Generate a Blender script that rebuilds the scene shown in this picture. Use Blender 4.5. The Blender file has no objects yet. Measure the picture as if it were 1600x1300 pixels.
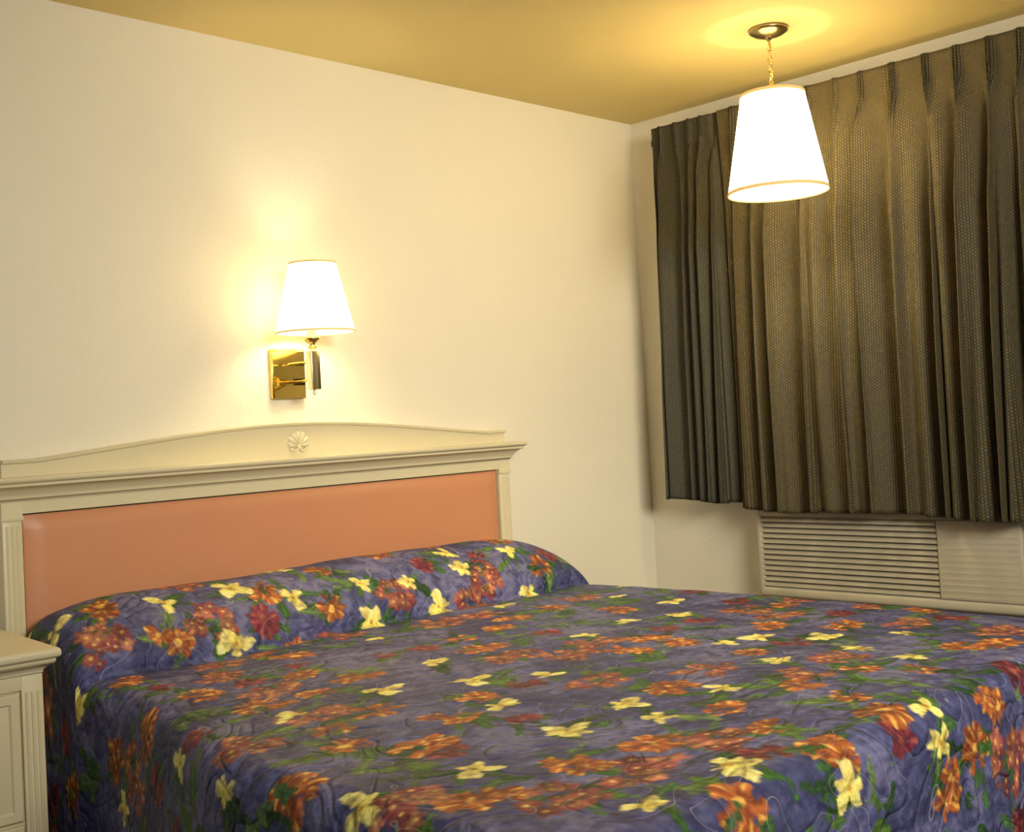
import bpy, bmesh, math, random
import numpy as np
from mathutils import Vector, Matrix
random.seed(7); rng = np.random.RandomState(11)
C = bpy.context.scene.collection
PI = math.pi

# ------------------------------------------------------------------ camera
F = 1845.0
v1 = Vector((1874, 44, -F)).normalized()
v2 = Vector((-1814, -157, -F)); v2 = (v2 - v1*v2.dot(v1)).normalized()
v3 = v1.cross(v2)
CAM = Vector((-4.156, -3.363, 1.3))
CEIL = 2.611
R = Matrix((v1, v2, v3))            # camera -> world
cd = bpy.data.cameras.new('camera'); cam = bpy.data.objects.new('camera', cd); C.objects.link(cam)
cam.matrix_world = Matrix.Translation(CAM) @ R.to_4x4()
cd.sensor_width = 36; cd.lens = F/1600*36; cd.shift_y = -50/1600; cd.clip_start = .02
bpy.context.scene.camera = cam

# ------------------------------------------------------------------ helpers
def link(o): C.objects.link(o); return o
def obj(name, bm, m=None, parent=None, smooth=None, angle=40):
    me = bpy.data.meshes.new(name)
    bmesh.ops.recalc_face_normals(bm, faces=bm.faces)
    bm.to_mesh(me); bm.free()
    o = link(bpy.data.objects.new(name, me))
    if m: me.materials.append(m)
    if smooth:
        for p in me.polygons: p.use_smooth = True
        if smooth == 'auto':
            me.set_sharp_from_angle(angle=math.radians(angle))
    if parent: o.parent = parent
    return o
def tag(o, label, cat, group=None):
    o['label'] = label; o['category'] = cat
    if group: o['group'] = group
    return o
def thing(name, label, cat, loc=(0,0,0), rz=0):
    o = link(bpy.data.objects.new(name, None)); o.location = loc; o.rotation_euler = (0,0,rz)
    o.empty_display_size = .1
    return tag(o, label, cat)
def struct(name, bm, m, **k):
    o = obj(name, bm, m, **k); o['kind'] = 'structure'; return o
def loft(bm, rings):
    """rings of (x0,x1,y0,y1,z): mitred moulding"""
    vs = []
    for (x0,x1,y0,y1,z) in rings:
        vs.append([bm.verts.new(p) for p in ((x0,y0,z),(x1,y0,z),(x1,y1,z),(x0,y1,z))])
    for a, b in zip(vs, vs[1:]):
        for i in range(4): bm.faces.new((a[i], a[(i+1)%4], b[(i+1)%4], b[i]))
    bm.faces.new(vs[0]); bm.faces.new(vs[-1])
def box(bm, x0,x1,y0,y1,z0,z1, bev=0.0):
    if bev <= 0: loft(bm, [(x0,x1,y0,y1,z0),(x0,x1,y0,y1,z1)]); return
    t = bmesh.new(); loft(t, [(x0,x1,y0,y1,z0),(x0,x1,y0,y1,z1)])
    bmesh.ops.recalc_face_normals(t, faces=t.faces)
    bmesh.ops.bevel(t, geom=t.edges[:], offset=bev, segments=3, affect='EDGES', profile=.5)
    me = bpy.data.meshes.new('t'); t.to_mesh(me); t.free(); bm.from_mesh(me); bpy.data.meshes.remove(me)
def lathe(bm, prof, cx=0, cy=0, n=48, closed=True):
    rings = []
    for (r, z) in prof:
        if r < 1e-5: rings.append([bm.verts.new((cx,cy,z))])
        else: rings.append([bm.verts.new((cx+r*math.cos(2*PI*i/n), cy+r*math.sin(2*PI*i/n), z)) for i in range(n)])
    for a, b in zip(rings, rings[1:]):
        for i in range(n):
            j = (i+1) % n
            if len(a) == 1 and len(b) == 1: continue
            if len(a) == 1: bm.faces.new((a[0], b[j], b[i]))
            elif len(b) == 1: bm.faces.new((a[i], a[j], b[0]))
            else: bm.faces.new((a[i], a[j], b[j], b[i]))
def tube(bm, pts, r, n=10, closed=False):
    pts = [Vector(p) for p in pts]; rings = []; N = len(pts); up = None
    for i, p in enumerate(pts):
        if closed: d = (pts[(i+1)%N] - pts[i-1]).normalized()
        else: d = (pts[min(i+1,N-1)] - pts[max(i-1,0)]).normalized()
        if up is None:
            up = Vector((0,0,1)) if abs(d.z) < .9 else Vector((1,0,0))
        a = (up - d*up.dot(d)).normalized(); up = a; b = d.cross(a)
        rings.append([bm.verts.new(p + a*r*math.cos(2*PI*k/n) + b*r*math.sin(2*PI*k/n)) for k in range(n)])
    rng_ = range(N) if closed else range(N-1)
    for i in rng_:
        A, B = rings[i], rings[(i+1)%N]
        for k in range(n): bm.faces.new((A[k], A[(k+1)%n], B[(k+1)%n], B[k]))
    if not closed: bm.faces.new(rings[0]); bm.faces.new(rings[-1])

# ------------------------------------------------------------------ materials
def mat(name, col=(.5,.5,.5), rough=.5, metal=0, spec=.5, sheen=0):
    m = bpy.data.materials.new(name); m.use_nodes = True
    b = m.node_tree.nodes['Principled BSDF']
    b.inputs['Base Color'].default_value = (*col, 1); b.inputs['Roughness'].default_value = rough
    b.inputs['Metallic'].default_value = metal; b.inputs['Specular IOR Level'].default_value = spec
    if sheen: b.inputs['Sheen Weight'].default_value = sheen
    return m
def N(m, t, **k):
    n = m.node_tree.nodes.new(t)
    for a, v in k.items():
        if a in n.inputs: n.inputs[a].default_value = v
        else: setattr(n, a, v)
    return n
def L(m, a, b): m.node_tree.links.new(a, b)
def bsdf(m): return m.node_tree.nodes['Principled BSDF']
def noise_mat(name, c1, c2, rough, cscale=2., bscale=80., bstr=.2, bdist=.003, **k):
    m = mat(name, c1, rough, **k)
    tc = N(m, 'ShaderNodeTexCoord')
    n = N(m, 'ShaderNodeTexNoise', Scale=cscale, Detail=4.); L(m, tc.outputs['Object'], n.inputs['Vector'])
    r = N(m, 'ShaderNodeMix', data_type='RGBA'); r.inputs[6].default_value = (*c1,1); r.inputs[7].default_value = (*c2,1)
    L(m, n.outputs[0], r.inputs[0]); L(m, r.outputs[2], bsdf(m).inputs['Base Color'])
    n2 = N(m, 'ShaderNodeTexNoise', Scale=bscale, Detail=3.); L(m, tc.outputs['Object'], n2.inputs['Vector'])
    b = N(m, 'ShaderNodeBump', Strength=bstr, Distance=bdist); L(m, n2.outputs[0], b.inputs['Height']); L(m, b.outputs[0], bsdf(m).inputs['Normal'])
    return m
M_wall = noise_mat('painted_plaster', (.80,.76,.62), (.775,.73,.595), .5, 1.5, 70, .35, .004)
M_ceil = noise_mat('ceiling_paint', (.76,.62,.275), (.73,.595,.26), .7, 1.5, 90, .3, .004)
M_floor = noise_mat('carpet', (.09,.07,.06), (.05,.04,.04), .95, 30, 300, .8, .006)
M_cream = noise_mat('cream_lacquer', (.72,.65,.43), (.68,.61,.40), .34, 3, 25, .04, .002)
M_vinyl = noise_mat('salmon_vinyl', (.64,.285,.145), (.59,.26,.13), .42, 4, 260, .18, .002)
M_brass = mat('polished_brass', (.83,.60,.18), .16, 1)
M_plate = mat('brass_plate', (.86,.64,.17), .10, 1)
M_post = mat('pale_brass', (.86,.76,.50), .22, 1)
M_brassd = mat('antique_brass', (.42,.33,.17), .28, 1)
M_ac = noise_mat('beige_plastic', (.58,.53,.39), (.55,.50,.37), .45, 3, 200, .05, .001)
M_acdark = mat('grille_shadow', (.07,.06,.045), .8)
M_white = mat('white_metal', (.7,.68,.6), .4)
M_dark = mat('dark_metal', (.08,.07,.06), .4, .6)
M_tick = noise_mat('mattress_ticking', (.7,.7,.68), (.6,.6,.6), .9)

def shade_mat(name, em, est):
    m = mat(name, (.9,.84,.68), .8)
    nt = m.node_tree; out = nt.nodes['Material Output']
    tr = N(m, 'ShaderNodeBsdfTranslucent'); tr.inputs[0].default_value = (.85,.74,.50,1)
    mx = N(m, 'ShaderNodeMixShader'); mx.inputs[0].default_value = .45
    L(m, bsdf(m).outputs[0], mx.inputs[1]); L(m, tr.outputs[0], mx.inputs[2])
    e = N(m, 'ShaderNodeEmission'); e.inputs[0].default_value = (*em,1); e.inputs[1].default_value = est
    ad = N(m, 'ShaderNodeAddShader'); L(m, mx.outputs[0], ad.inputs[0]); L(m, e.outputs[0], ad.inputs[1]); L(m, ad.outputs[0], out.inputs['Surface'])
    return m
M_shadeP = shade_mat('lit_fabric_shade', (1,.80,.42), 9.0)
M_shadeS = shade_mat('lit_fabric_shade_small', (1,.84,.54), 1.2)
M_trim = mat('shade_binding', (.70,.50,.22), .8)
bsdf(M_trim).inputs['Emission Color'].default_value = (1,.65,.25,1); bsdf(M_trim).inputs['Emission Strength'].default_value = .30
def emit(name, c, s):
    m = mat(name); e = N(m, 'ShaderNodeEmission'); e.inputs[0].default_value = (*c,1); e.inputs[1].default_value = s
    L(m, e.outputs[0], m.node_tree.nodes['Material Output'].inputs['Surface']); return m
M_bulbP = emit('lit_bulb_glass', (1,.84,.50), 260)
M_bulbS = emit('lit_bulb_glass_small', (1,.83,.48), 98)

# ------------------------------------------------------------------ room
XW, YW = -5.4, -4.8
def slab(name, m, *b):
    bm = bmesh.new(); box(bm, *b); return struct(name, bm, m)
slab('wall_back', M_wall, XW, .1, 0, .1, 0, CEIL)
slab('wall_right', M_wall, 0, .1, YW, 0, 0, CEIL)
slab('wall_left', M_wall, XW-.1, XW, YW, .1, 0, CEIL)
slab('wall_front', M_wall, XW-.1, .1, YW-.1, YW, 0, CEIL)
slab('floor', M_floor, XW-.1, .1, YW-.1, .1, -.1, 0)
slab('ceiling', M_ceil, XW-.1, .1, YW-.1, .1, CEIL, CEIL+.1)
slab('baseboard_back', M_white, XW, 0, -.012, 0, 0, .09)
slab('baseboard_right', M_white, -.012, 0, YW, -.012, 0, .09)

# ------------------------------------------------------------------ bed (headboard + hidden mattress)
BX = -1.88; HW = .98; BT = .70
HC = -1.911
bed = thing('bed', 'king bed with arched cream headboard and salmon padded panel', 'bed', (HC, 0, 0))
hx = .976; px_ = .920
bm = bmesh.new()
yb, yf = -.004, -.053
for s in (-1, 1):
    a, b = sorted((s*px_, s*hx))
    box(bm, a, b, yf, yb, 0, 1.17, .003)
    for k in range(3):   # shallow reeding on the stile
        c = s*(px_ + .055*(k+.9)/3.9+.002)
        tube(bm, [(c, yf+.0015, .3), (c, yf+.0015, 1.085)], .0042, 8)
    loft(bm, [(a-.001,b+.001,yf-.002,yb,1.098),(a-.003,b+.003,yf-.004,yb,1.102),(a-.003,b+.003,yf-.004,yb,1.108),(a-.001,b+.001,yf-.002,yb,1.112),(a-.001,b+.001,yf-.002,yb,1.165)])
box(bm, -px_, px_, yf, yb, 1.117, 1.17)
box(bm, -px_, px_, yf, yb, .30, .42)
box(bm, -px_, px_, yf+.03, yb, .42, 1.117)
hb = obj('headboard', bm, M_cream, bed, 'auto')
# cornice
bm = bmesh.new()
prof = [(.002,1.150),(.004,1.156),(.012,1.160),(.012,1.168),(.016,1.172),(.022,1.181),(.034,1.190),(.044,1.194),(.044,1.201),(.050,1.204),(.055,1.210),(.055,1.217),(.052,1.220)]
loft(bm, [(-hx-o, hx+o, yf-o, yb, z) for o, z in prof])
obj('cornice', bm, M_cream, hb, 'auto', 50)
# crest with ogee arch
def arch(x):
    u = abs(x)
    if u > .87: return 1.268
    t = 1-u/.87
    t2 = t*t*(3-2*t)
    return 1.268 + .067*(t2*.30 + .70*math.sin(t*PI/2))
bm = bmesh.new()
n = 120; xs = [-.968 + 1.936*i/n for i in range(n+1)]
fr = [(x, arch(x)) for x in xs]
A = [bm.verts.new((x, yf+.010, z-.012)) for x, z in fr]; A0 = [bm.verts.new((x, yf+.010, 1.218)) for x, z in fr]
B = [bm.verts.new((x, yf-.002, z-.009)) for x, z in fr]; Cc = [bm.verts.new((x, yf-.004, z-.002)) for x, z in fr]; Dd = [bm.verts.new((x, yf, z)) for x, z in fr]
E = [bm.verts.new((x, yb, z)) for x, z in fr]; Ff = [bm.verts.new((x, yb, 1.218)) for x, z in fr]
for i in range(n):
    for P, Q in ((A0,A),(A,B),(B,Cc),(Cc,Dd),(Dd,E),(E,Ff)):
        bm.faces.new((P[i],P[i+1],Q[i+1],Q[i]))
for i in (0, n): bm.faces.new((A0[i],A[i],B[i],Cc[i],Dd[i],E[i],Ff[i]))
obj('crest', bm, M_cream, hb, 'auto', 30)
# scallop shell carving: ribs fan upward from a small hinge with two scrolls
bm = bmesh.new()
nr, na = 14, 98; ribs = 7; g = []
for i in range(nr+1):
    row = []
    for j in range(na+1):
        th = math.radians(-5 + 190*j/na); q = j/na*ribs
        fl = abs(math.sin(q*PI))**.8
        f = i/nr
        rad = (.004 + (.038+.010*math.sin(math.radians(190*j/na)-.09))*f)*(1+.10*(fl-1)*f)
        hgt = (.002 + .008*math.sin(PI*min(1, f*.8+.10)))*(.50+.50*fl)
        if i == nr: hgt = 0
        row.append(bm.verts.new((rad*math.cos(th), -hgt, rad*math.sin(th))))
    g.append(row)
for i in range(nr):
    for j in range(na): bm.faces.new((g[i][j], g[i][j+1], g[i+1][j+1], g[i+1][j]))
for s in (-1,1):
    tube(bm, [(s*(.006+.020*t), -.003, -.009-.007*math.sin(t*PI)) for t in [k/8 for k in range(9)]], .0045, 8)
    bmesh.ops.create_uvsphere(bm, u_segments=16, v_segments=8, radius=.008, matrix=Matrix.Translation((s*.029,-.002,-.010)) @ Matrix.Diagonal((1,.7,1,1)))
bmesh.ops.create_uvsphere(bm, u_segments=16, v_segments=8, radius=.009, matrix=Matrix.Translation((0,-.003,-.004)) @ Matrix.Diagonal((1,.8,1,1)))
sh = obj('shell_carving', bm, M_cream, hb, True); sh.location = (.010, yf+.010, 1.256)
# padded panel
bm = bmesh.new()
nx, nz = 60, 30; g = []
for i in range(nz+1):
    row = []
    for j in range(nx+1):
        u, v = j/nx, i/nz
        x = -px_+.006 + (2*px_-.012)*u; z = .43 + (1.112-.43)*v
        e = min(x+px_-.006, px_-.006-x, z-.43, 1.112-z)
        row.append(bm.verts.new((x, yf+.014 - .016*(1-math.exp(-max(e,0)/.012)), z)))
    g.append(row)
for i in range(nz):
    for j in range(nx): bm.faces.new((g[i][j], g[i][j+1], g[i+1][j+1], g[i+1][j]))
p = obj('padded_panel', bm, M_vinyl, hb, True); p['label'] = 'salmon vinyl padded panel'
bm = bmesh.new(); box(bm, -.92, .92, -2.12, -.09, .38, .66, .05)
o = obj('mattress', bm, M_tick, bed, 'auto'); o.location.x = BX-HC
bm = bmesh.new(); box(bm, -.90, .90, -2.10, -.09, .16, .38, .015)
for sx in (-.8,.8):
    for sy in (-1.9,-.2): lathe(bm, [(0,0),(.025,0),(.025,.16),(0,.16)], sx, sy, 16)
o = obj('box_spring', bm, M_tick, bed, 'auto'); o.location.x = BX-HC

# ------------------------------------------------------------------ bedspread
prof = [(-.068,.780),(-.080,.820),(-.105,.852),(-.145,.872),(-.20,.878),(-.26,.866),(-.33,.832),(-.380,.788),(-.406,.745),(-.414,.716),(-.411,.698),(-.420,.688),(-.445,.691),(-.50,.70),(-2.5,.70)]
pp = [Vector(p) for p in prof]
for _ in range(3):
    q = [pp[0]]
    for a, b in zip(pp, pp[1:]): q += [a*.75+b*.25, a*.25+b*.75]
    q.append(pp[-1]); pp = q
py = np.array([p[0] for p in pp]); pz = np.array([p[1] for p in pp])
arc = np.concatenate([[0], np.cumsum(np.hypot(np.diff(py), np.diff(pz)))])
rr = .062; FOOT = 2.26; a_ = HW-rr; ybend = -(FOOT-rr)
kk = len(py)-1
b_ = float(arc[kk] - (-py[kk] + ybend))
dmax = .72; smax = a_+dmax; tmax = b_+dmax
STEP = .0040
ns = int(2*smax/STEP); nt_ = int(tmax/STEP)
S = np.linspace(-smax, smax, ns+1)[None,:].repeat(nt_+1, 0)
T = np.linspace(0, tmax, nt_+1)[:,None].repeat(ns+1, 1)
os_ = np.maximum(np.abs(S)-a_, 0); ot = np.maximum(T-b_, 0); d = np.hypot(os_, ot); dd = np.maximum(d, 1e-9)
nxv = os_/dd*np.sign(S); nyv = ot/dd
ang = np.minimum(d/rr, PI/2); ex = np.maximum(d-rr*PI/2, 0)
theta = np.arctan2(ot, os_)
corner = np.sin(2*theta)
fold = .012*np.sin(T*7.3+.9*np.sin(T*3))*(nxv**2) + .016*np.sin(S*7.6+1.3*np.sin(S*3.1))*(nyv**2)
fold *= np.clip(ex/.25, 0, 1)
cf = corner*np.clip(ex/.3,0,1.6)*(.05+.035*np.cos(theta*10))
qd = rr*np.sin(ang) + ex*.045 + fold + cf
zd = rr*(1-np.cos(ang)) + ex*.995
y0 = np.interp(np.minimum(T, b_), arc, py); z0 = np.interp(np.minimum(T, b_), arc, pz)
u = np.abs(S)
eR = np.where(u > .66, np.clip(1-np.clip((u-.66)/.42,0,1)**2.1, 0, 1), 1.0)
eL = np.where(u > .70, np.clip(1-np.clip((u-.70)/.44,0,1)**2.6, 0, 1)**.85, 1.0)
e = np.where(S < 0, eL, eR)
lump = 1+.014*np.sin(S*4.1+.6)+.006*np.sin(S*9+2)
bump = z0-.70
X = BX + np.sign(S)*np.minimum(np.abs(S), a_) + nxv*qd
Y = y0 - nyv*qd + .006*np.sin(S*4.3+1)*np.exp(-((T-.46)/.12)**2)
sm = np.clip((-Y-.60)/.9, 0, 1); sm = sm*sm*(3-2*sm)
X = X - .16*sm*np.clip((-S-.1)/(a_-.1), 0, 1)
topw = np.clip(1-ex/.05, 0, 1)
und = .0030*np.sin(S*7+2*np.sin(T*2.1))*np.sin(T*6+S*1.3) + .0018*np.sin(S*17+T*9)*np.sin(T*15-S*6)
wr = .0025*np.sin(S*23+4*np.sin(S*6)+T*9)*np.exp(-((T-.52)/.07)**2) + .0012*np.sin(S*31+3*np.sin(S*5)-T*20)*np.exp(-((T-.28)/.12)**2)
Z = BT + bump*e*lump - zd + und*topw + wr*topw
PX = np.stack([X.ravel(), Y.ravel(), Z.ravel()], 1)

rel = PX - np.array(CAM)
Rn = np.array(R)
cc = rel @ Rn
U = 800 + F*cc[:,0]/(-cc[:,2]); V = 600 - F*cc[:,1]/(-cc[:,2]); DEP = -cc[:,2]
def find(px, py_):
    m = ((U-px)**2+(V-py_)**2) < 25
    idx = np.nonzero(m)[0]
    if len(idx) == 0: return None
    k = idx[np.argmin(DEP[idx])]
    return float(S.ravel()[k]), float(T.ravel()[k])

# ---- paint the print
base = np.array((.086,.092,.226))
COL = np.empty(S.shape+(3,)); COL[:] = base
def swirl(f0, n, seed):
    r_ = np.random.RandomState(seed); o = np.zeros(S.shape)
    for k in range(n):
        f = f0*1.38**k; an = r_.rand()*6.28
        o += np.sin((S*math.cos(an)+T*math.sin(an))*f + 3*np.sin((T*math.cos(an)-S*math.sin(an))*f*.6+r_.rand()*6)+r_.rand()*6)/(1+.15*k)
    return o/math.sqrt(n)/.6
mott = swirl(7, 12, 1); fine = swirl(60, 6, 2); brush = swirl(35, 5, 5)
COL += np.clip(mott,-1,1)[...,None]*np.array((.022,.022,.050))
COL *= (1+.20*np.clip(fine,-1,1))[...,None]
pm = np.clip(mott*1.3-.3+.3*fine,0,1)[...,None]
COL[:] = COL*(1-pm*.45)+np.array((.23,.22,.35))*pm*.45
dm = np.clip(-mott*1.2-.4+.3*brush,0,1)[...,None]
COL[:] = COL*(1-dm*.5)+np.array((.035,.036,.11))*dm*.5
def win(s0, t0, Rr):
    i0 = max(0, int((s0-Rr+smax)/STEP)); i1 = min(ns+1, int((s0+Rr+smax)/STEP)+2)
    j0 = max(0, int((t0-Rr)/STEP)); j1 = min(nt_+1, int((t0+Rr)/STEP)+2)
    if i1 <= i0 or j1 <= j0: return None
    return slice(j0,j1), slice(i0,i1)
def put(w, al, col, rag=1.0):
    al = np.clip(al + rag*fine[w]*1.0 + rag*brush[w]*1.0,0,1)[...,None]
    COL[w] = COL[w]*(1-al) + col*al*(1+.20*fine[w]+.20*brush[w])[...,None]
SOFT = .0046
def local(s0, t0, Rr, rot):
    w = win(s0,t0,Rr)
    if w is None: return None
    x = S[w]-s0; y = T[w]-t0
    return w, x*math.cos(rot)+y*math.sin(rot), -x*math.sin(rot)+y*math.cos(rot)
def leaf(s0, t0, ln, wd, rot, c=None):
    r = local(s0,t0,ln*1.1,rot)
    if r is None: return
    w, x, y = r
    v = x/ln
    y = y - .22*ln*(v*v)
    hw = wd*np.sqrt(np.clip(v,0,1))*(1-np.clip(v,0,1))*2.2*(1+.15*np.sin(v*30))
    al = np.where((v>0)&(v<1), (hw-np.abs(y))/SOFT, -9)
    g = np.array(c if c is not None else random.choice([(.030,.085,.018),(.018,.050,.018),(.060,.13,.024),(.04,.10,.032),(.09,.15,.05)]))
    col = np.ones(x.shape+(3,))*g
    vein = np.exp(-(y/.0025)**2)[...,None]*.7 + (np.sin(v*46+np.abs(y)*500)[...,None]*.2)
    put(w, al, col*(1+vein))
def yellow(s0, t0, Rr):
    n = random.choice([3,4,4,5,5]); rot = random.random()*6.28
    r = local(s0,t0,Rr*1.45,rot)
    if r is None: return
    w, x, y = r
    th = np.arctan2(y,x); ra = np.hypot(x,y)
    R_ = np.zeros(x.shape)+Rr*.24
    for i in range(n):
        a = 2*PI*i/n+random.uniform(-.35,.35); ln = Rr*random.uniform(.6,1.35); p_ = random.uniform(1.6,4)
        c_ = np.clip(np.cos(th-a+.25*ra/Rr),0,1)
        R_ = np.maximum(R_, ln*c_**p_)
    R_ *= 1+.06*np.sin(9*th+2)
    col = np.ones(x.shape+(3,))*np.array((.92,.74,.14))
    k = np.clip(ra/Rr,0,1)[...,None]
    col = col*(1-k*.5)+np.array((.95,.88,.44))*k*.5
    col *= (1-.15*(np.sin(th*18)[...,None]>.5))
    cen = np.clip((Rr*.16-ra)/SOFT,0,1)[...,None]; col = col*(1-cen)+np.array((.60,.25,.03))*cen
    put(w, (R_-ra)/SOFT, col, .5)
def bloom(s0, t0, Rr, kind='orange'):
    a = np.array((.28,.058,.024)); b = np.array((.48,.135,.035)); c = np.array((.82,.48,.10)); dk = np.array((.13,.024,.024))
    if kind == 'maroon': a = np.array((.13,.018,.035)); b = np.array((.20,.03,.05)); c = np.array((.34,.09,.06)); dk = np.array((.06,.01,.04))
    n = random.choice([5,6,7]); r0 = random.random()*6.28; f = random.uniform(.75,1.2)
    for i in range(n):
        an = r0+2*PI*i/n+random.uniform(-.25,.25); ln = Rr*random.uniform(.8,1.3); wd = Rr*random.uniform(.36,.55)
        r = local(s0,t0,ln*1.25,an)
        if r is None: return
        w, x, y = r
        v = x/ln; hw = wd*np.sqrt(np.clip(v*1.05,0,1))*np.sqrt(np.clip(1-v,0,1))*1.9*(1+.12*np.sin(v*14+i))
        al = np.where((v>0)&(v<1), (hw-np.abs(y))/SOFT, -9)
        k1 = np.clip(.5+.6*np.sin(y/wd*5+v*3+i),0,1)[...,None]
        col = a*k1+b*(1-k1)
        ed = np.clip(1-(hw-np.abs(y))/(wd*.28),0,1)[...,None]*(i%2)
        col = col*(1-ed*.6)+dk*ed*.6
        st = np.clip(np.sin(y*420/(1+v*1.0)+i*2)*1.6-.8+brush[w]*.5,0,1)[...,None]*np.clip(v*2-.3,0,1)[...,None]
        col = col*(1-st*.8)+c*st*.8
        put(w, al, col*f*random.uniform(.8,1.15), 1.0)
    r = local(s0,t0,Rr*.4,0)
    if r is None: return
    w, x, y = r; ra = np.hypot(x,y)
    put(w, (Rr*.22-ra)/SOFT, np.ones(x.shape+(3,))*(c*.8), .8)
def cluster(s0, t0, Rr):
    for q in range(26):
        an = random.random()*6.28; dd_ = Rr*math.sqrt(random.random())
        small(s0+dd_*math.cos(an), t0+dd_*math.sin(an)*.85, random.uniform(.016,.028))
def small(s0, t0, Rr):
    r = local(s0,t0,Rr*1.3,random.random()*6)
    if r is None: return
    w, x, y = r
    th = np.arctan2(y,x); ra = np.hypot(x,y)
    R_ = Rr*(.66+.34*np.abs(np.cos(2.5*th)))
    f = random.uniform(.6,1.25)
    col = np.ones(x.shape+(3,))*np.array(random.choice([(.38,.12,.075),(.29,.075,.06),(.46,.18,.10),(.23,.05,.055)]))*f
    edge = np.clip((ra-R_*.72)/SOFT,0,1)[...,None]; col = col*(1-edge*.5)+np.array((.13,.02,.04))*edge*.5
    cen = np.clip((Rr*.28-ra)/SOFT,0,1)[...,None]; col = col*(1-cen)+np.array((.75,.50,.14))*cen
    put(w, (R_-ra)/SOFT, col, .5)
YP = [(597,1073),(740,1057),(680,1030),(918,987),(1135,999),(1222,1028),(885,1138),(1140,1190),(740,1197),(1450,1100),(725,884),(795,857),(698,860),(460,930),(258,938),(360,914),(565,908),(80,985),(1345,1008),(585,972),(980,966),(375,1005),(690,948),(780,1097),(460,1113),(1130,1070),(975,1095),(1475,1160),(1190,990),(1060,955),(120,1100),(275,1190),(855,1050),(1290,990),(830,925),(1415,985),(640,905),(345,1240),(560,1260),(1010,1255),(1330,1230)]
OP = [(310,1080),(400,1100),(470,1050),(750,1085),(660,1160),(540,1162),(1020,1157),(1200,1130),(1045,1068),(960,948),(780,975),(460,1020),(865,945),(1250,1065),(1315,975),(1205,972),(1020,992),(1380,1105),(1500,1005),(715,1117),(745,1010),(195,918),(500,888),(845,880),(1290,1160),(1545,1090),(225,1145),(590,1105),(180,1175),(1440,1040),(1070,1000),(420,925),(1350,1040),(1560,1000),(880,1190),(1530,1170),(760,1240),(460,1235),(1160,1250),(1480,1250)]
KP = [(160,1000),(330,965),(620,922),(380,1160),(895,1018),(690,968),(1560,980),(500,1110),(340,1035),(1260,1045),(1120,1150),(930,1060),(760,900),(640,1250)]
MP = [(415,965),(745,865),(690,1170),(1190,1172),(1410,1150),(820,1065),(600,1020),(1090,965),(250,1070),(1240,1000),(300,1150),(100,1150)]
placed = []
for L_, k in ((MP,'m'),(KP,'k'),(OP,'o'),(YP,'y')):
    for p in L_:
        r = find(*p)
        if r: placed.append((r[0], r[1], k))
tries = 0
seen = [(s,t) for s,t,k in placed]
while tries < 5500:
    tries += 1
    s = random.uniform(-smax,smax); t = random.uniform(0,tmax)
    dd_ = min((s-a)**2+(t-b)**2 for a,b in seen)
    if dd_ > .122**2:
        seen.append((s,t)); placed.append((s,t,random.choice('mookkmyll')))
def sprig(s, t, n):
    a0 = random.random()*6.28
    for q in range(n):
        leaf(s+random.uniform(-.02,.02),t+random.uniform(-.02,.02),random.uniform(.07,.145),random.uniform(.013,.028),a0+random.uniform(-1.6,1.6))
for s,t,k in placed:
    sprig(s,t,{'m':3,'k':5,'o':5,'y':3,'l':6}[k])
for want in 'mkoy':
    for s,t,k in placed:
        if k != want: continue
        if k == 'm': bloom(s,t,random.uniform(.036,.052),'maroon')
        if k == 'k': cluster(s,t,random.uniform(.060,.082))
        if k == 'o':
            bloom(s,t,random.uniform(.040,.058))
            if random.random() < .55: bloom(s+random.uniform(-.05,.05),t+random.uniform(-.045,.045),random.uniform(.034,.048))
            if random.random() < .5: leaf(s,t,random.uniform(.06,.10),.016,random.random()*6.28)
        if k == 'y': yellow(s,t,random.uniform(.036,.054))
COL = np.clip(COL, .004, .95)
ok = (d <= dmax+.002)
idx = np.arange((nt_+1)*(ns+1)).reshape(nt_+1, ns+1)
q = np.stack([idx[:-1,:-1], idx[1:,:-1], idx[1:,1:], idx[:-1,1:]], -1)
okq = ok[:-1,:-1]&ok[1:,:-1]&ok[1:,1:]&ok[:-1,1:]
q = q[okq]
used = np.zeros(idx.size, bool); used[q.ravel()] = True
remap = -np.ones(idx.size, int); remap[used] = np.arange(used.sum())
q = remap[q]; PV = PX[used]; CV = COL.reshape(-1,3)[used]; SV = S.ravel()[used]; TV = T.ravel()[used]
me = bpy.data.meshes.new('bedspread')
me.vertices.add(len(PV)); me.vertices.foreach_set('co', PV.astype(np.float32).ravel())
me.loops.add(q.size); me.loops.foreach_set('vertex_index', q.ravel().astype(np.int32))
me.polygons.add(len(q)); me.polygons.foreach_set('loop_start', np.arange(0,q.size,4,dtype=np.int32)); 
me.update(calc_edges=True)
me.polygons.foreach_set('use_smooth', np.ones(len(q), bool))
uv = me.uv_layers.new(name='UVMap'); uu = np.stack([SV[q.ravel()], TV[q.ravel()]],1)
uv.data.foreach_set('uv', uu.astype(np.float32).ravel())
ca = me.color_attributes.new('print', 'FLOAT_COLOR', 'POINT')
ca.data.foreach_set('color', np.concatenate([CV, np.ones((len(CV),1))],1).astype(np.float32).ravel())
me.validate()
m = mat('quilted_floral_cotton', (.1,.1,.2), .55, spec=.32, sheen=.0)
at = N(m, 'ShaderNodeAttribute', attribute_name='print')
uvn = N(m, 'ShaderNodeTexCoord')
nz1 = N(m, 'ShaderNodeTexNoise', Scale=6.5, Detail=1.0, Distortion=.5); L(m, uvn.outputs['UV'], nz1.inputs['Vector'])
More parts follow.
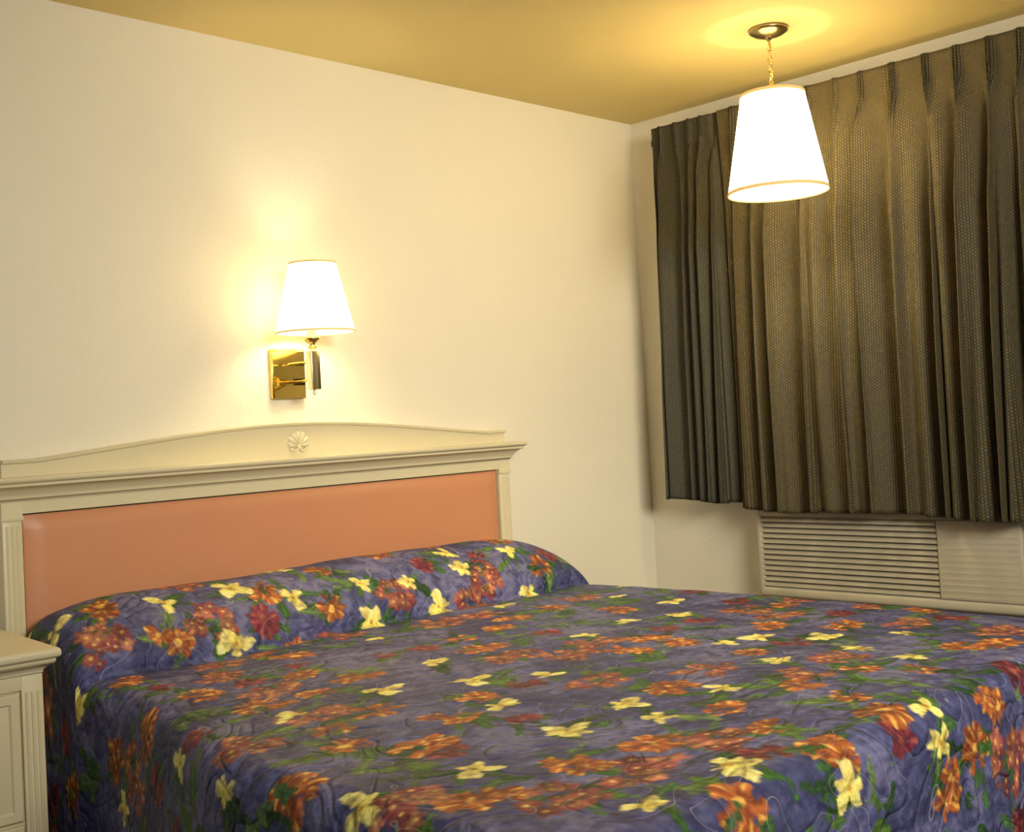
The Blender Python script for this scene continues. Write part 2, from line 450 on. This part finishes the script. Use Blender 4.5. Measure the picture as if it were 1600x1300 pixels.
mu = N(m, 'ShaderNodeMath', operation='MULTIPLY'); mu.inputs[1].default_value = 6.5; L(m, nz1.outputs[0], mu.inputs[0])
pg = N(m, 'ShaderNodeMath', operation='PINGPONG'); pg.inputs[1].default_value = .5; L(m, mu.outputs[0], pg.inputs[0])
mr = N(m, 'ShaderNodeMapRange'); mr.inputs[1].default_value = 0; mr.inputs[2].default_value = .34; mr.interpolation_type = 'SMOOTHERSTEP'; L(m, pg.outputs[0], mr.inputs[0])
bp = N(m, 'ShaderNodeBump', Strength=.48, Distance=.010); L(m, mr.outputs[0], bp.inputs['Height'])
nf = N(m, 'ShaderNodeTexNoise', Scale=22., Detail=3.); L(m, uvn.outputs['UV'], nf.inputs['Vector'])
bp2 = N(m, 'ShaderNodeBump', Strength=.80, Distance=.016); L(m, nf.outputs[0], bp2.inputs['Height']); L(m, bp.outputs[0], bp2.inputs['Normal'])
L(m, bp2.outputs[0], bsdf(m).inputs['Normal'])
th = N(m, 'ShaderNodeMapRange'); th.inputs[1].default_value = .0; th.inputs[2].default_value = .020; th.inputs[3].default_value = .55; th.inputs[4].default_value = 0; L(m, pg.outputs[0], th.inputs[0])
mxc = N(m, 'ShaderNodeMix', data_type='RGBA'); mxc.inputs[7].default_value = (.40,.39,.46,1)
L(m, th.outputs[0], mxc.inputs[0]); L(m, at.outputs['Color'], mxc.inputs[6]); L(m, mxc.outputs[2], bsdf(m).inputs['Base Color'])
me.materials.append(m)
bs = link(bpy.data.objects.new('bedspread', me))
tag(bs, 'quilted purple-blue floral bedspread covering the bed and pillows', 'bedspread')

# ------------------------------------------------------------------ nightstand
TZ = .813
ns_ = thing('nightstand', 'cream painted nightstand with moulded top beside the bed', 'nightstand', (-2.937, -.521, 0), math.radians(-4))
Wn, Dn = .58, .44
bm = bmesh.new()
prof = [(.034,-.058),(.034,-.052),(.028,-.046),(.020,-.040),(.012,-.036),(.010,-.030),(.010,-.026),(.003,-.022),(0,-.017),(0,-.008),(.002,-.003),(.006,0)]
loft(bm, [(-Wn+o, -o, o, Dn-o*.2, TZ+z) for o, z in prof])
obj('top', bm, M_cream, ns_, 'auto', 50)
bm = bmesh.new()
i = .036
box(bm, -Wn+i, -i, i+.012, Dn-.01, .10, TZ-.057, .002)
for (a,b) in ((-Wn+i-.001, -Wn+i+.05), (-i-.05, -i+.001)):
    box(bm, a, b, i, i+.02, .10, TZ-.060, .002)
    for k in range(3): 
        c = a+.012+.0135*k; tube(bm, [(c,i,.16),(c,i,TZ-.10)], .004, 8)
box(bm, -Wn+i, -i, i+.002, i+.02, TZ-.095, TZ-.060, .002)
box(bm, -Wn+i, -i, i+.002, i+.02, .10, .14, .002)
loft(bm, [(-Wn+i-.02,-i+.02,i-.02,Dn-.01,0),(-Wn+i-.02,-i+.02,i-.02,Dn-.01,.07),(-Wn+i-.012,-i+.012,i-.012,Dn-.01,.085),(-Wn+i,-i,i,Dn-.01,.102)])
obj('body', bm, M_cream, ns_, 'auto')
for z0, z1 in ((.15,.40),(.41,TZ-.10)):
    bm = bmesh.new(); x0, x1 = -Wn+i+.055, -i-.055
    y_ = i+.012
    def ring(o, y): return [bm.verts.new(p) for p in ((x0+o,y,z0+o),(x1-o,y,z0+o),(x1-o,y,z1-o),(x0+o,y,z1-o))]
    rs = [ring(0,y_), ring(0,y_-.012), ring(.004,y_-.016), ring(.022,y_-.016), ring(.026,y_-.010), ring(.040,y_-.014)]
    for A_, B_ in zip(rs, rs[1:]):
        for k in range(4): bm.faces.new((A_[k],A_[(k+1)%4],B_[(k+1)%4],B_[k]))
    bm.faces.new(rs[-1]); bm.faces.new(rs[0])
    dr = obj('drawer', bm, M_cream, ns_, 'auto')
    bm = bmesh.new(); lathe(bm, [(0,0),(.006,0),(.005,.010),(.012,.018),(.014,.024),(.009,.030),(0,.031)], n=20)
    kb = obj('knob', bm, M_brass, dr, True); kb.location = ((x0+x1)/2, y_-.013, (z0+z1)/2); kb.rotation_euler = (PI/2,0,0)

# ------------------------------------------------------------------ lamps
def shade_bm(r0, z0, r1, z1, n=64):
    bm = bmesh.new(); lathe(bm, [(r0,z0),((r0+r1)/2,(z0+z1)/2),(r1,z1)], n=n); return bm
def ringtrim(r, z, h, t=.0018, sl=0):
    bm = bmesh.new(); lathe(bm, [(r+t,z),(r+t+sl*h,z+h),(r-t+sl*h,z+h),(r-t,z),(r+t,z)], n=64); return bm
def bulb_bm(z, r=.029):
    bm = bmesh.new(); lathe(bm, [(0,z+r*1.0)]+[(r*math.sin(a*PI/12), z+r*math.cos(a*PI/12)) for a in range(1,10)]+[(r*.45,z-r*1.3),(r*.42,z-r*1.7),(0,z-r*1.7)], n=24); return bm
# pendant
pl = thing('pendant_lamp', 'white drum-cone shade pendant lamp hanging by a brass chain from the ceiling', 'lamp', (-.626, -1.141, CEIL))
bm = bmesh.new(); lathe(bm, [(0,-.0005),(.066,-.0005),(.068,-.006),(.066,-.012),(.058,-.016),(.050,-.022),(.030,-.028),(.012,-.032),(.008,-.040),(0,-.041)], n=40)
obj('canopy', bm, M_brassd, pl, 'auto', 50)
bm = bmesh.new()
z = -.038; k = 0
while z > -.185:
    pts = []
    for j in range(16):
        a = 2*PI*j/16; lx = .0075*math.cos(a); lz = .0125*math.sin(a)
        pts.append((lx, 0, z-.0105+lz) if k % 2 == 0 else (0, lx, z-.0105+lz))
    tube(bm, pts, .0019, 6, closed=True); z -= .0195; k += 1
obj('chain', bm, M_brass, pl, True)
bm = bmesh.new(); tube(bm, [(.003*math.sin(i*1.1), .003*math.cos(i*1.3), -.035-.0175*i) for i in range(11)], .0024, 8)
obj('cord', bm, mat('gold_cord', (.55,.42,.18), .5), pl, True)
bm = bmesh.new(); lathe(bm, [(0,-.185),(.008,-.187),(.010,-.200),(.014,-.210),(.020,-.222),(.022,-.236),(.022,-.262),(.030,-.275),(.033,-.374),(.030,-.375),(.029,-.34),(0,-.338)], n=24)  # long lower cup shaped to block the bulb's upward light
for a in range(3):
    an = a*2*PI/3+.3; tube(bm, [(.018*math.cos(an),.018*math.sin(an),-.232),(.107*math.cos(an),.107*math.sin(an),-.232)], .0009, 6)
lathe(bm, [(.018,-.232),(.022,-.229),(.022,-.235),(.018,-.232)], n=20)
obj('socket', bm, M_brass, pl, 'auto')
shp = obj('lamp_shade', shade_bm(.172,-.573,.108,-.228), M_shadeP, pl, True)
obj('trim_band', ringtrim(.1722,-.575,.012, sl=-.18), M_trim, shp, True)
obj('trim_band', ringtrim(.1102,-.238,.011, sl=-.18), M_trim, shp, True)
b = bulb_bm(0, .040); bmesh.ops.rotate(b, verts=b.verts, matrix=Matrix.Rotation(PI,3,'X')); bmesh.ops.translate(b, verts=b.verts, vec=(0,0,-.420))
obj('light_bulb', b, M_bulbP, pl, True)
# sconce
wl = thing('wall_sconce', 'lit brass wall lamp with white cone shade above the headboard', 'lamp', (-1.908, 0, 1.5))
bm = bmesh.new()
box(bm, -.066,.066,-.018,-.001,-.083,.083,.002)
for zc, t in ((.057,.0030),(.0,-.0030),(-.057,.0030)):  # tilted strips added so the plate reflects in bands
    ps = [(-.017,-.026),(-.020-t,-.026),(-.020+t,.026),(-.017,.026)]
    A_ = [bm.verts.new((-.062,y,zc+z)) for y,z in ps]; B_ = [bm.verts.new((.062,y,zc+z)) for y,z in ps]
    for j in range(4): bm.faces.new((A_[j],A_[(j+1)%4],B_[(j+1)%4],B_[j]))
    bm.faces.new(A_); bm.faces.new(B_)
obj('back_plate', bm, M_plate, wl, 'auto', 20)
bm = bmesh.new()
for z in (.030,-.030):
    tube(bm, [(0,-.018,z),(0,-.145,z)], .0045, 12)
obj('arm', bm, M_brass, wl, 'auto')
bm = bmesh.new()
box(bm, -.017,.017,-.177,-.143,-.062,.066,.002)
lathe(bm, [(0,-.080),(.005,-.078),(.006,-.072),(.004,-.066),(.004,-.060),(0,-.060)], 0,-.16,20)
lathe(bm, [(0,.060),(.010,.064),(.008,.072),(0,.073)], 0,-.16,20)
obj('post', bm, M_post, wl, 'auto')
bm = bmesh.new(); lathe(bm, [(0,.070),(.012,.072),(.014,.078),(.008,.084),(.012,.090),(.024,.100),(.027,.107),(.022,.116),(.016,.124),(.017,.165),(0,.165)], 0,-.16,32)
obj('socket', bm, M_brass, wl, True)
shs = obj('lamp_shade', shade_bm(.130,.124,.076,.356), M_shadeS, wl, True); shs.location = (.016,-.16,0)
obj('trim_band', ringtrim(.1302,.1235,.006, sl=-.22), M_trim, shs, True)
obj('trim_band', ringtrim(.0777,.350,.006, sl=-.22), M_trim, shs, True)
bm = bulb_bm(.230,.044); o = obj('light_bulb', bm, M_bulbS, wl, True); o.location = (.016,-.168,0)

# ------------------------------------------------------------------ curtains
def cloth_mat(name, c1, c2, c3):
    mc = mat(name, c1, .70, sheen=.03)
    tc = N(mc, 'ShaderNodeTexCoord')
    br = N(mc, 'ShaderNodeTexBrick', offset=.5, squash=1.0)
    for k_, v_ in (('Scale',1.0),('Mortar Size',.0020),('Mortar Smooth',.8),('Brick Width',.0115),('Row Height',.0095)): br.inputs[k_].default_value = v_
    br.inputs['Color1'].default_value = (*c1,1); br.inputs['Color2'].default_value = (*c2,1); br.inputs['Mortar'].default_value = (*c3,1)
    L(mc, tc.outputs['UV'], br.inputs['Vector']); L(mc, br.outputs['Color'], bsdf(mc).inputs['Base Color'])
    bb = N(mc, 'ShaderNodeBump', Strength=.4, Distance=.002, invert=True); L(mc, br.outputs['Fac'], bb.inputs['Height']); L(mc, bb.outputs[0], bsdf(mc).inputs['Normal'])
    return mc
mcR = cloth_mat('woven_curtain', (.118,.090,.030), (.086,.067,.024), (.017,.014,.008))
mcL = cloth_mat('woven_curtain_fold_shade', (.068,.062,.034), (.050,.046,.026), (.014,.013,.009))  # same cloth, colour darkened for the shade between its dense folds
def curtain(mc, y0, y1, ztop, zb0, zb1, xc, seed, label, pitch, amp_, tuck_end=0, flat_start=0, flare=0):
    rg = np.random.RandomState(seed)
    nu = int((y0-y1)/.0022); nz = 110
    u = np.linspace(0,1,nu+1)[None,:].repeat(nz+1,0); v = np.linspace(0,1,nz+1)[:,None].repeat(nu+1,1)
    y = y0+(y1-y0)*u
    w = np.clip((v-.045)/.11,0,1); w = w*w*(3-2*w)
    ph = (y0-y)/pitch + .35
    warp = sum(a*np.sin(ph*f+rg.rand()*6+v*rg.uniform(-.5,.5)) for f,a in ((.7,.24),(1.3,.18),(2.1,.13)))
    php = ph + warp*(.30+.70*w)
    fr = php-np.round(php)
    pin = np.exp(-(fr/.12)**2)*(1+.5*np.cos(fr*2*PI/.075))/1.5
    r1, r2, r3, r4 = rg.rand(4)*6
    amp = .74+.32*np.sin(ph*1.9+r1)
    pipe = np.abs(np.cos(PI*php))**1.6
    half = (.5+.5*np.cos(2*PI*(php*2+.15*np.sin(v*2+ph*.4)+.5)))*np.clip(v*1.5-.1,0,1)*(.50+.40*np.sin(ph*1.3+r2))
    thrd = (.5+.5*np.cos(2*PI*(php*3.3+.2*np.sin(ph+r3)+.1*v)))*np.clip(v*2-.2,0,1)*(.20+.14*np.sin(ph*2.3+r4))
    low = pipe*amp + half*.7 + thrd
    shape = pin*(1-w)*1.0 + low*w
    A = (.016+amp_*np.clip(v*3.,0,1))
    ease = np.ones_like(u); tk = 0
    if tuck_end:
        ease = np.clip((y-y1-.045)/.03, 0, 1); tk = tuck_end*(1-np.clip((y-y1-.045)/.05,0,1))
    if flat_start: ease = np.clip((y0-y)/.03, 0, 1)
    x = xc + .042 - A*shape*ease - .024*np.clip(1-v*4,0,1) - .002*v + tk
    yy = y + .20*pitch*np.sin(2*PI*php+1.0)*w*ease*np.clip((y0-y)/.05,0,1) + flare*v*(1-u)
    ztp = ztop - .001*(1-pin)*np.clip(1-v*8,0,1)
    zb = zb0+(zb1-zb0)*u + .006*np.sin(ph*.9+r1) + .004*np.cos(2*PI*php)
    z = ztp+(zb-ztp)*v
    bmv = np.stack([x.ravel(),yy.ravel(),z.ravel()],1)
    dl = np.concatenate([[0],np.cumsum(np.hypot(np.diff(x[60]),np.diff(yy[60])))])
    ids = np.arange(x.size).reshape(x.shape); qq = np.stack([ids[:-1,:-1],ids[1:,:-1],ids[1:,1:],ids[:-1,1:]],-1).reshape(-1,4)
    me = bpy.data.meshes.new('curtain')
    me.vertices.add(len(bmv)); me.vertices.foreach_set('co', bmv.astype(np.float32).ravel())
    me.loops.add(qq.size); me.loops.foreach_set('vertex_index', qq.ravel().astype(np.int32))
    me.polygons.add(len(qq)); me.polygons.foreach_set('loop_start', np.arange(0,qq.size,4,dtype=np.int32)); me.update(calc_edges=True)
    me.polygons.foreach_set('use_smooth', np.ones(len(qq),bool))
    UVs = np.stack([z.ravel(), np.broadcast_to(dl[None,:],x.shape).ravel()],1)
    l = me.uv_layers.new(name='UVMap'); l.data.foreach_set('uv', UVs[qq.ravel()].astype(np.float32).ravel())
    me.validate(); me.materials.append(mc)
    o = link(bpy.data.objects.new('curtain', me)); tag(o, label, 'curtain', 'pinch-pleated curtains on the window wall')
    sm = o.modifiers.new('thickness','SOLIDIFY'); sm.thickness = .0015
    return o
curtain(mcL,-.235,-.625,2.520,.930,.925,-.172,3,'narrow tightly gathered curtain panel, fold shade put into its colour, nearest the room corner', .072, .050, tuck_end=.020, flare=.030)
curtain(mcR,-.580,-2.20,2.520,.900,.872,-.180,8,'wide brown ribbed curtain panel hanging behind the pendant lamp and over the air conditioner', .116, .080, flat_start=1)
rod = thing('curtain_rod', 'white traverse rod behind the curtain tops', 'curtain rod', (0,0,2.47))
bm = bmesh.new(); box(bm,-.090,-.076,-2.26,-.215,-.012,.012,.002); obj('rail', bm, M_white, rod, 'auto')
for yv in (-.205,-2.25):
    bm = bmesh.new(); box(bm,-.086,-.001,yv-.009,yv+.009,-.006,.006,.001); box(bm,-.005,-.0005,yv-.014,yv+.014,-.03,.03,.001)
    box(bm,-.108,-.076,yv-.012,yv+.012,-.014,.014,.003)
    obj('bracket', bm, M_dark, rod, 'auto')

# ------------------------------------------------------------------ air conditioner
ac = thing('air_conditioner', 'beige through-wall air conditioner with louvered grille under the curtains', 'air conditioner', (0,0,0))
ax, ya, yb_, za, zb_ = -.125, -.628, -1.690, .545, .893
bm = bmesh.new()
gy0, gy1 = ya-.024, -1.385
gz0, gz1 = .585, .862
fx = ax
box(bm, fx+.04,-.001, yb_, ya, za, zb_, .004)
box(bm, fx, fx+.045, yb_, ya, gz1, zb_, .012)
box(bm, fx, fx+.045, yb_, ya, za, gz0, .012)
box(bm, fx, fx+.045, gy0, ya, gz0-.02, gz1+.02, .008)
obj('housing', bm, M_ac, ac, 'auto')
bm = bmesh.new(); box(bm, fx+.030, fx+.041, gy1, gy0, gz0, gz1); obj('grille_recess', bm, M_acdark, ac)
bm = bmesh.new()
nl = 13
for k in range(nl):
    zc = gz0 + (gz1-gz0)*(k+.5)/nl; h = .0064
    ps = [(fx-.001, zc-h-.001),(fx-.001, zc+h-.004),(fx+.024, zc+h+.004),(fx+.024, zc-h+.006)]
    A_ = [bm.verts.new((x,gy0,z)) for x,z in ps]; B_ = [bm.verts.new((x,gy1,z)) for x,z in ps]
    for j in range(4): bm.faces.new((A_[j],A_[(j+1)%4],B_[(j+1)%4],B_[j]))
    bm.faces.new(A_); bm.faces.new(B_)
obj('louvers', bm, M_ac, ac)
bm = bmesh.new()
box(bm, fx-.002, fx+.033, yb_, gy1-.002, gz0-.002, gz1+.002, .005)
for k in range(13):
    zc = gz0 + (gz1-gz0)*(k+.5)/13
    box(bm, fx-.0030, fx+.002, yb_+.012, gy1-.010, zc-.0035, zc+.0035)
obj('control_cover', bm, M_ac, ac, 'auto')

# ------------------------------------------------------------------ light
def area(name, loc, tgt, size, power, col, spread=180):
    l = bpy.data.lights.new(name,'AREA'); l.shape='RECTANGLE'; l.size=size; l.size_y=size*.7; l.energy=power; l.color=col; l.spread=math.radians(spread)
    o = link(bpy.data.objects.new(name,l)); o.location=loc
    o.rotation_euler = (Vector(tgt)-Vector(loc)).to_track_quat('-Z','Y').to_euler(); return o
area('room_fill', (-2.8,-4.5,2.3), (-.9,0,1.2), 1.4, 44, (1,.93,.79), 85)
area('cool_fill', (-5.2,-2.2,1.6), (-2.6,-.2,1.1), .8, 6, (.60,.74,1))  # added cool fill light from the left
w = bpy.data.worlds.new('world'); bpy.context.scene.world = w; w.use_nodes = True
w.node_tree.nodes['Background'].inputs[0].default_value = (.6,.6,.6,1); w.node_tree.nodes['Background'].inputs[1].default_value = .1
vs = bpy.context.scene.view_settings; vs.view_transform = 'Standard'; vs.look = 'None'; vs.exposure = 0
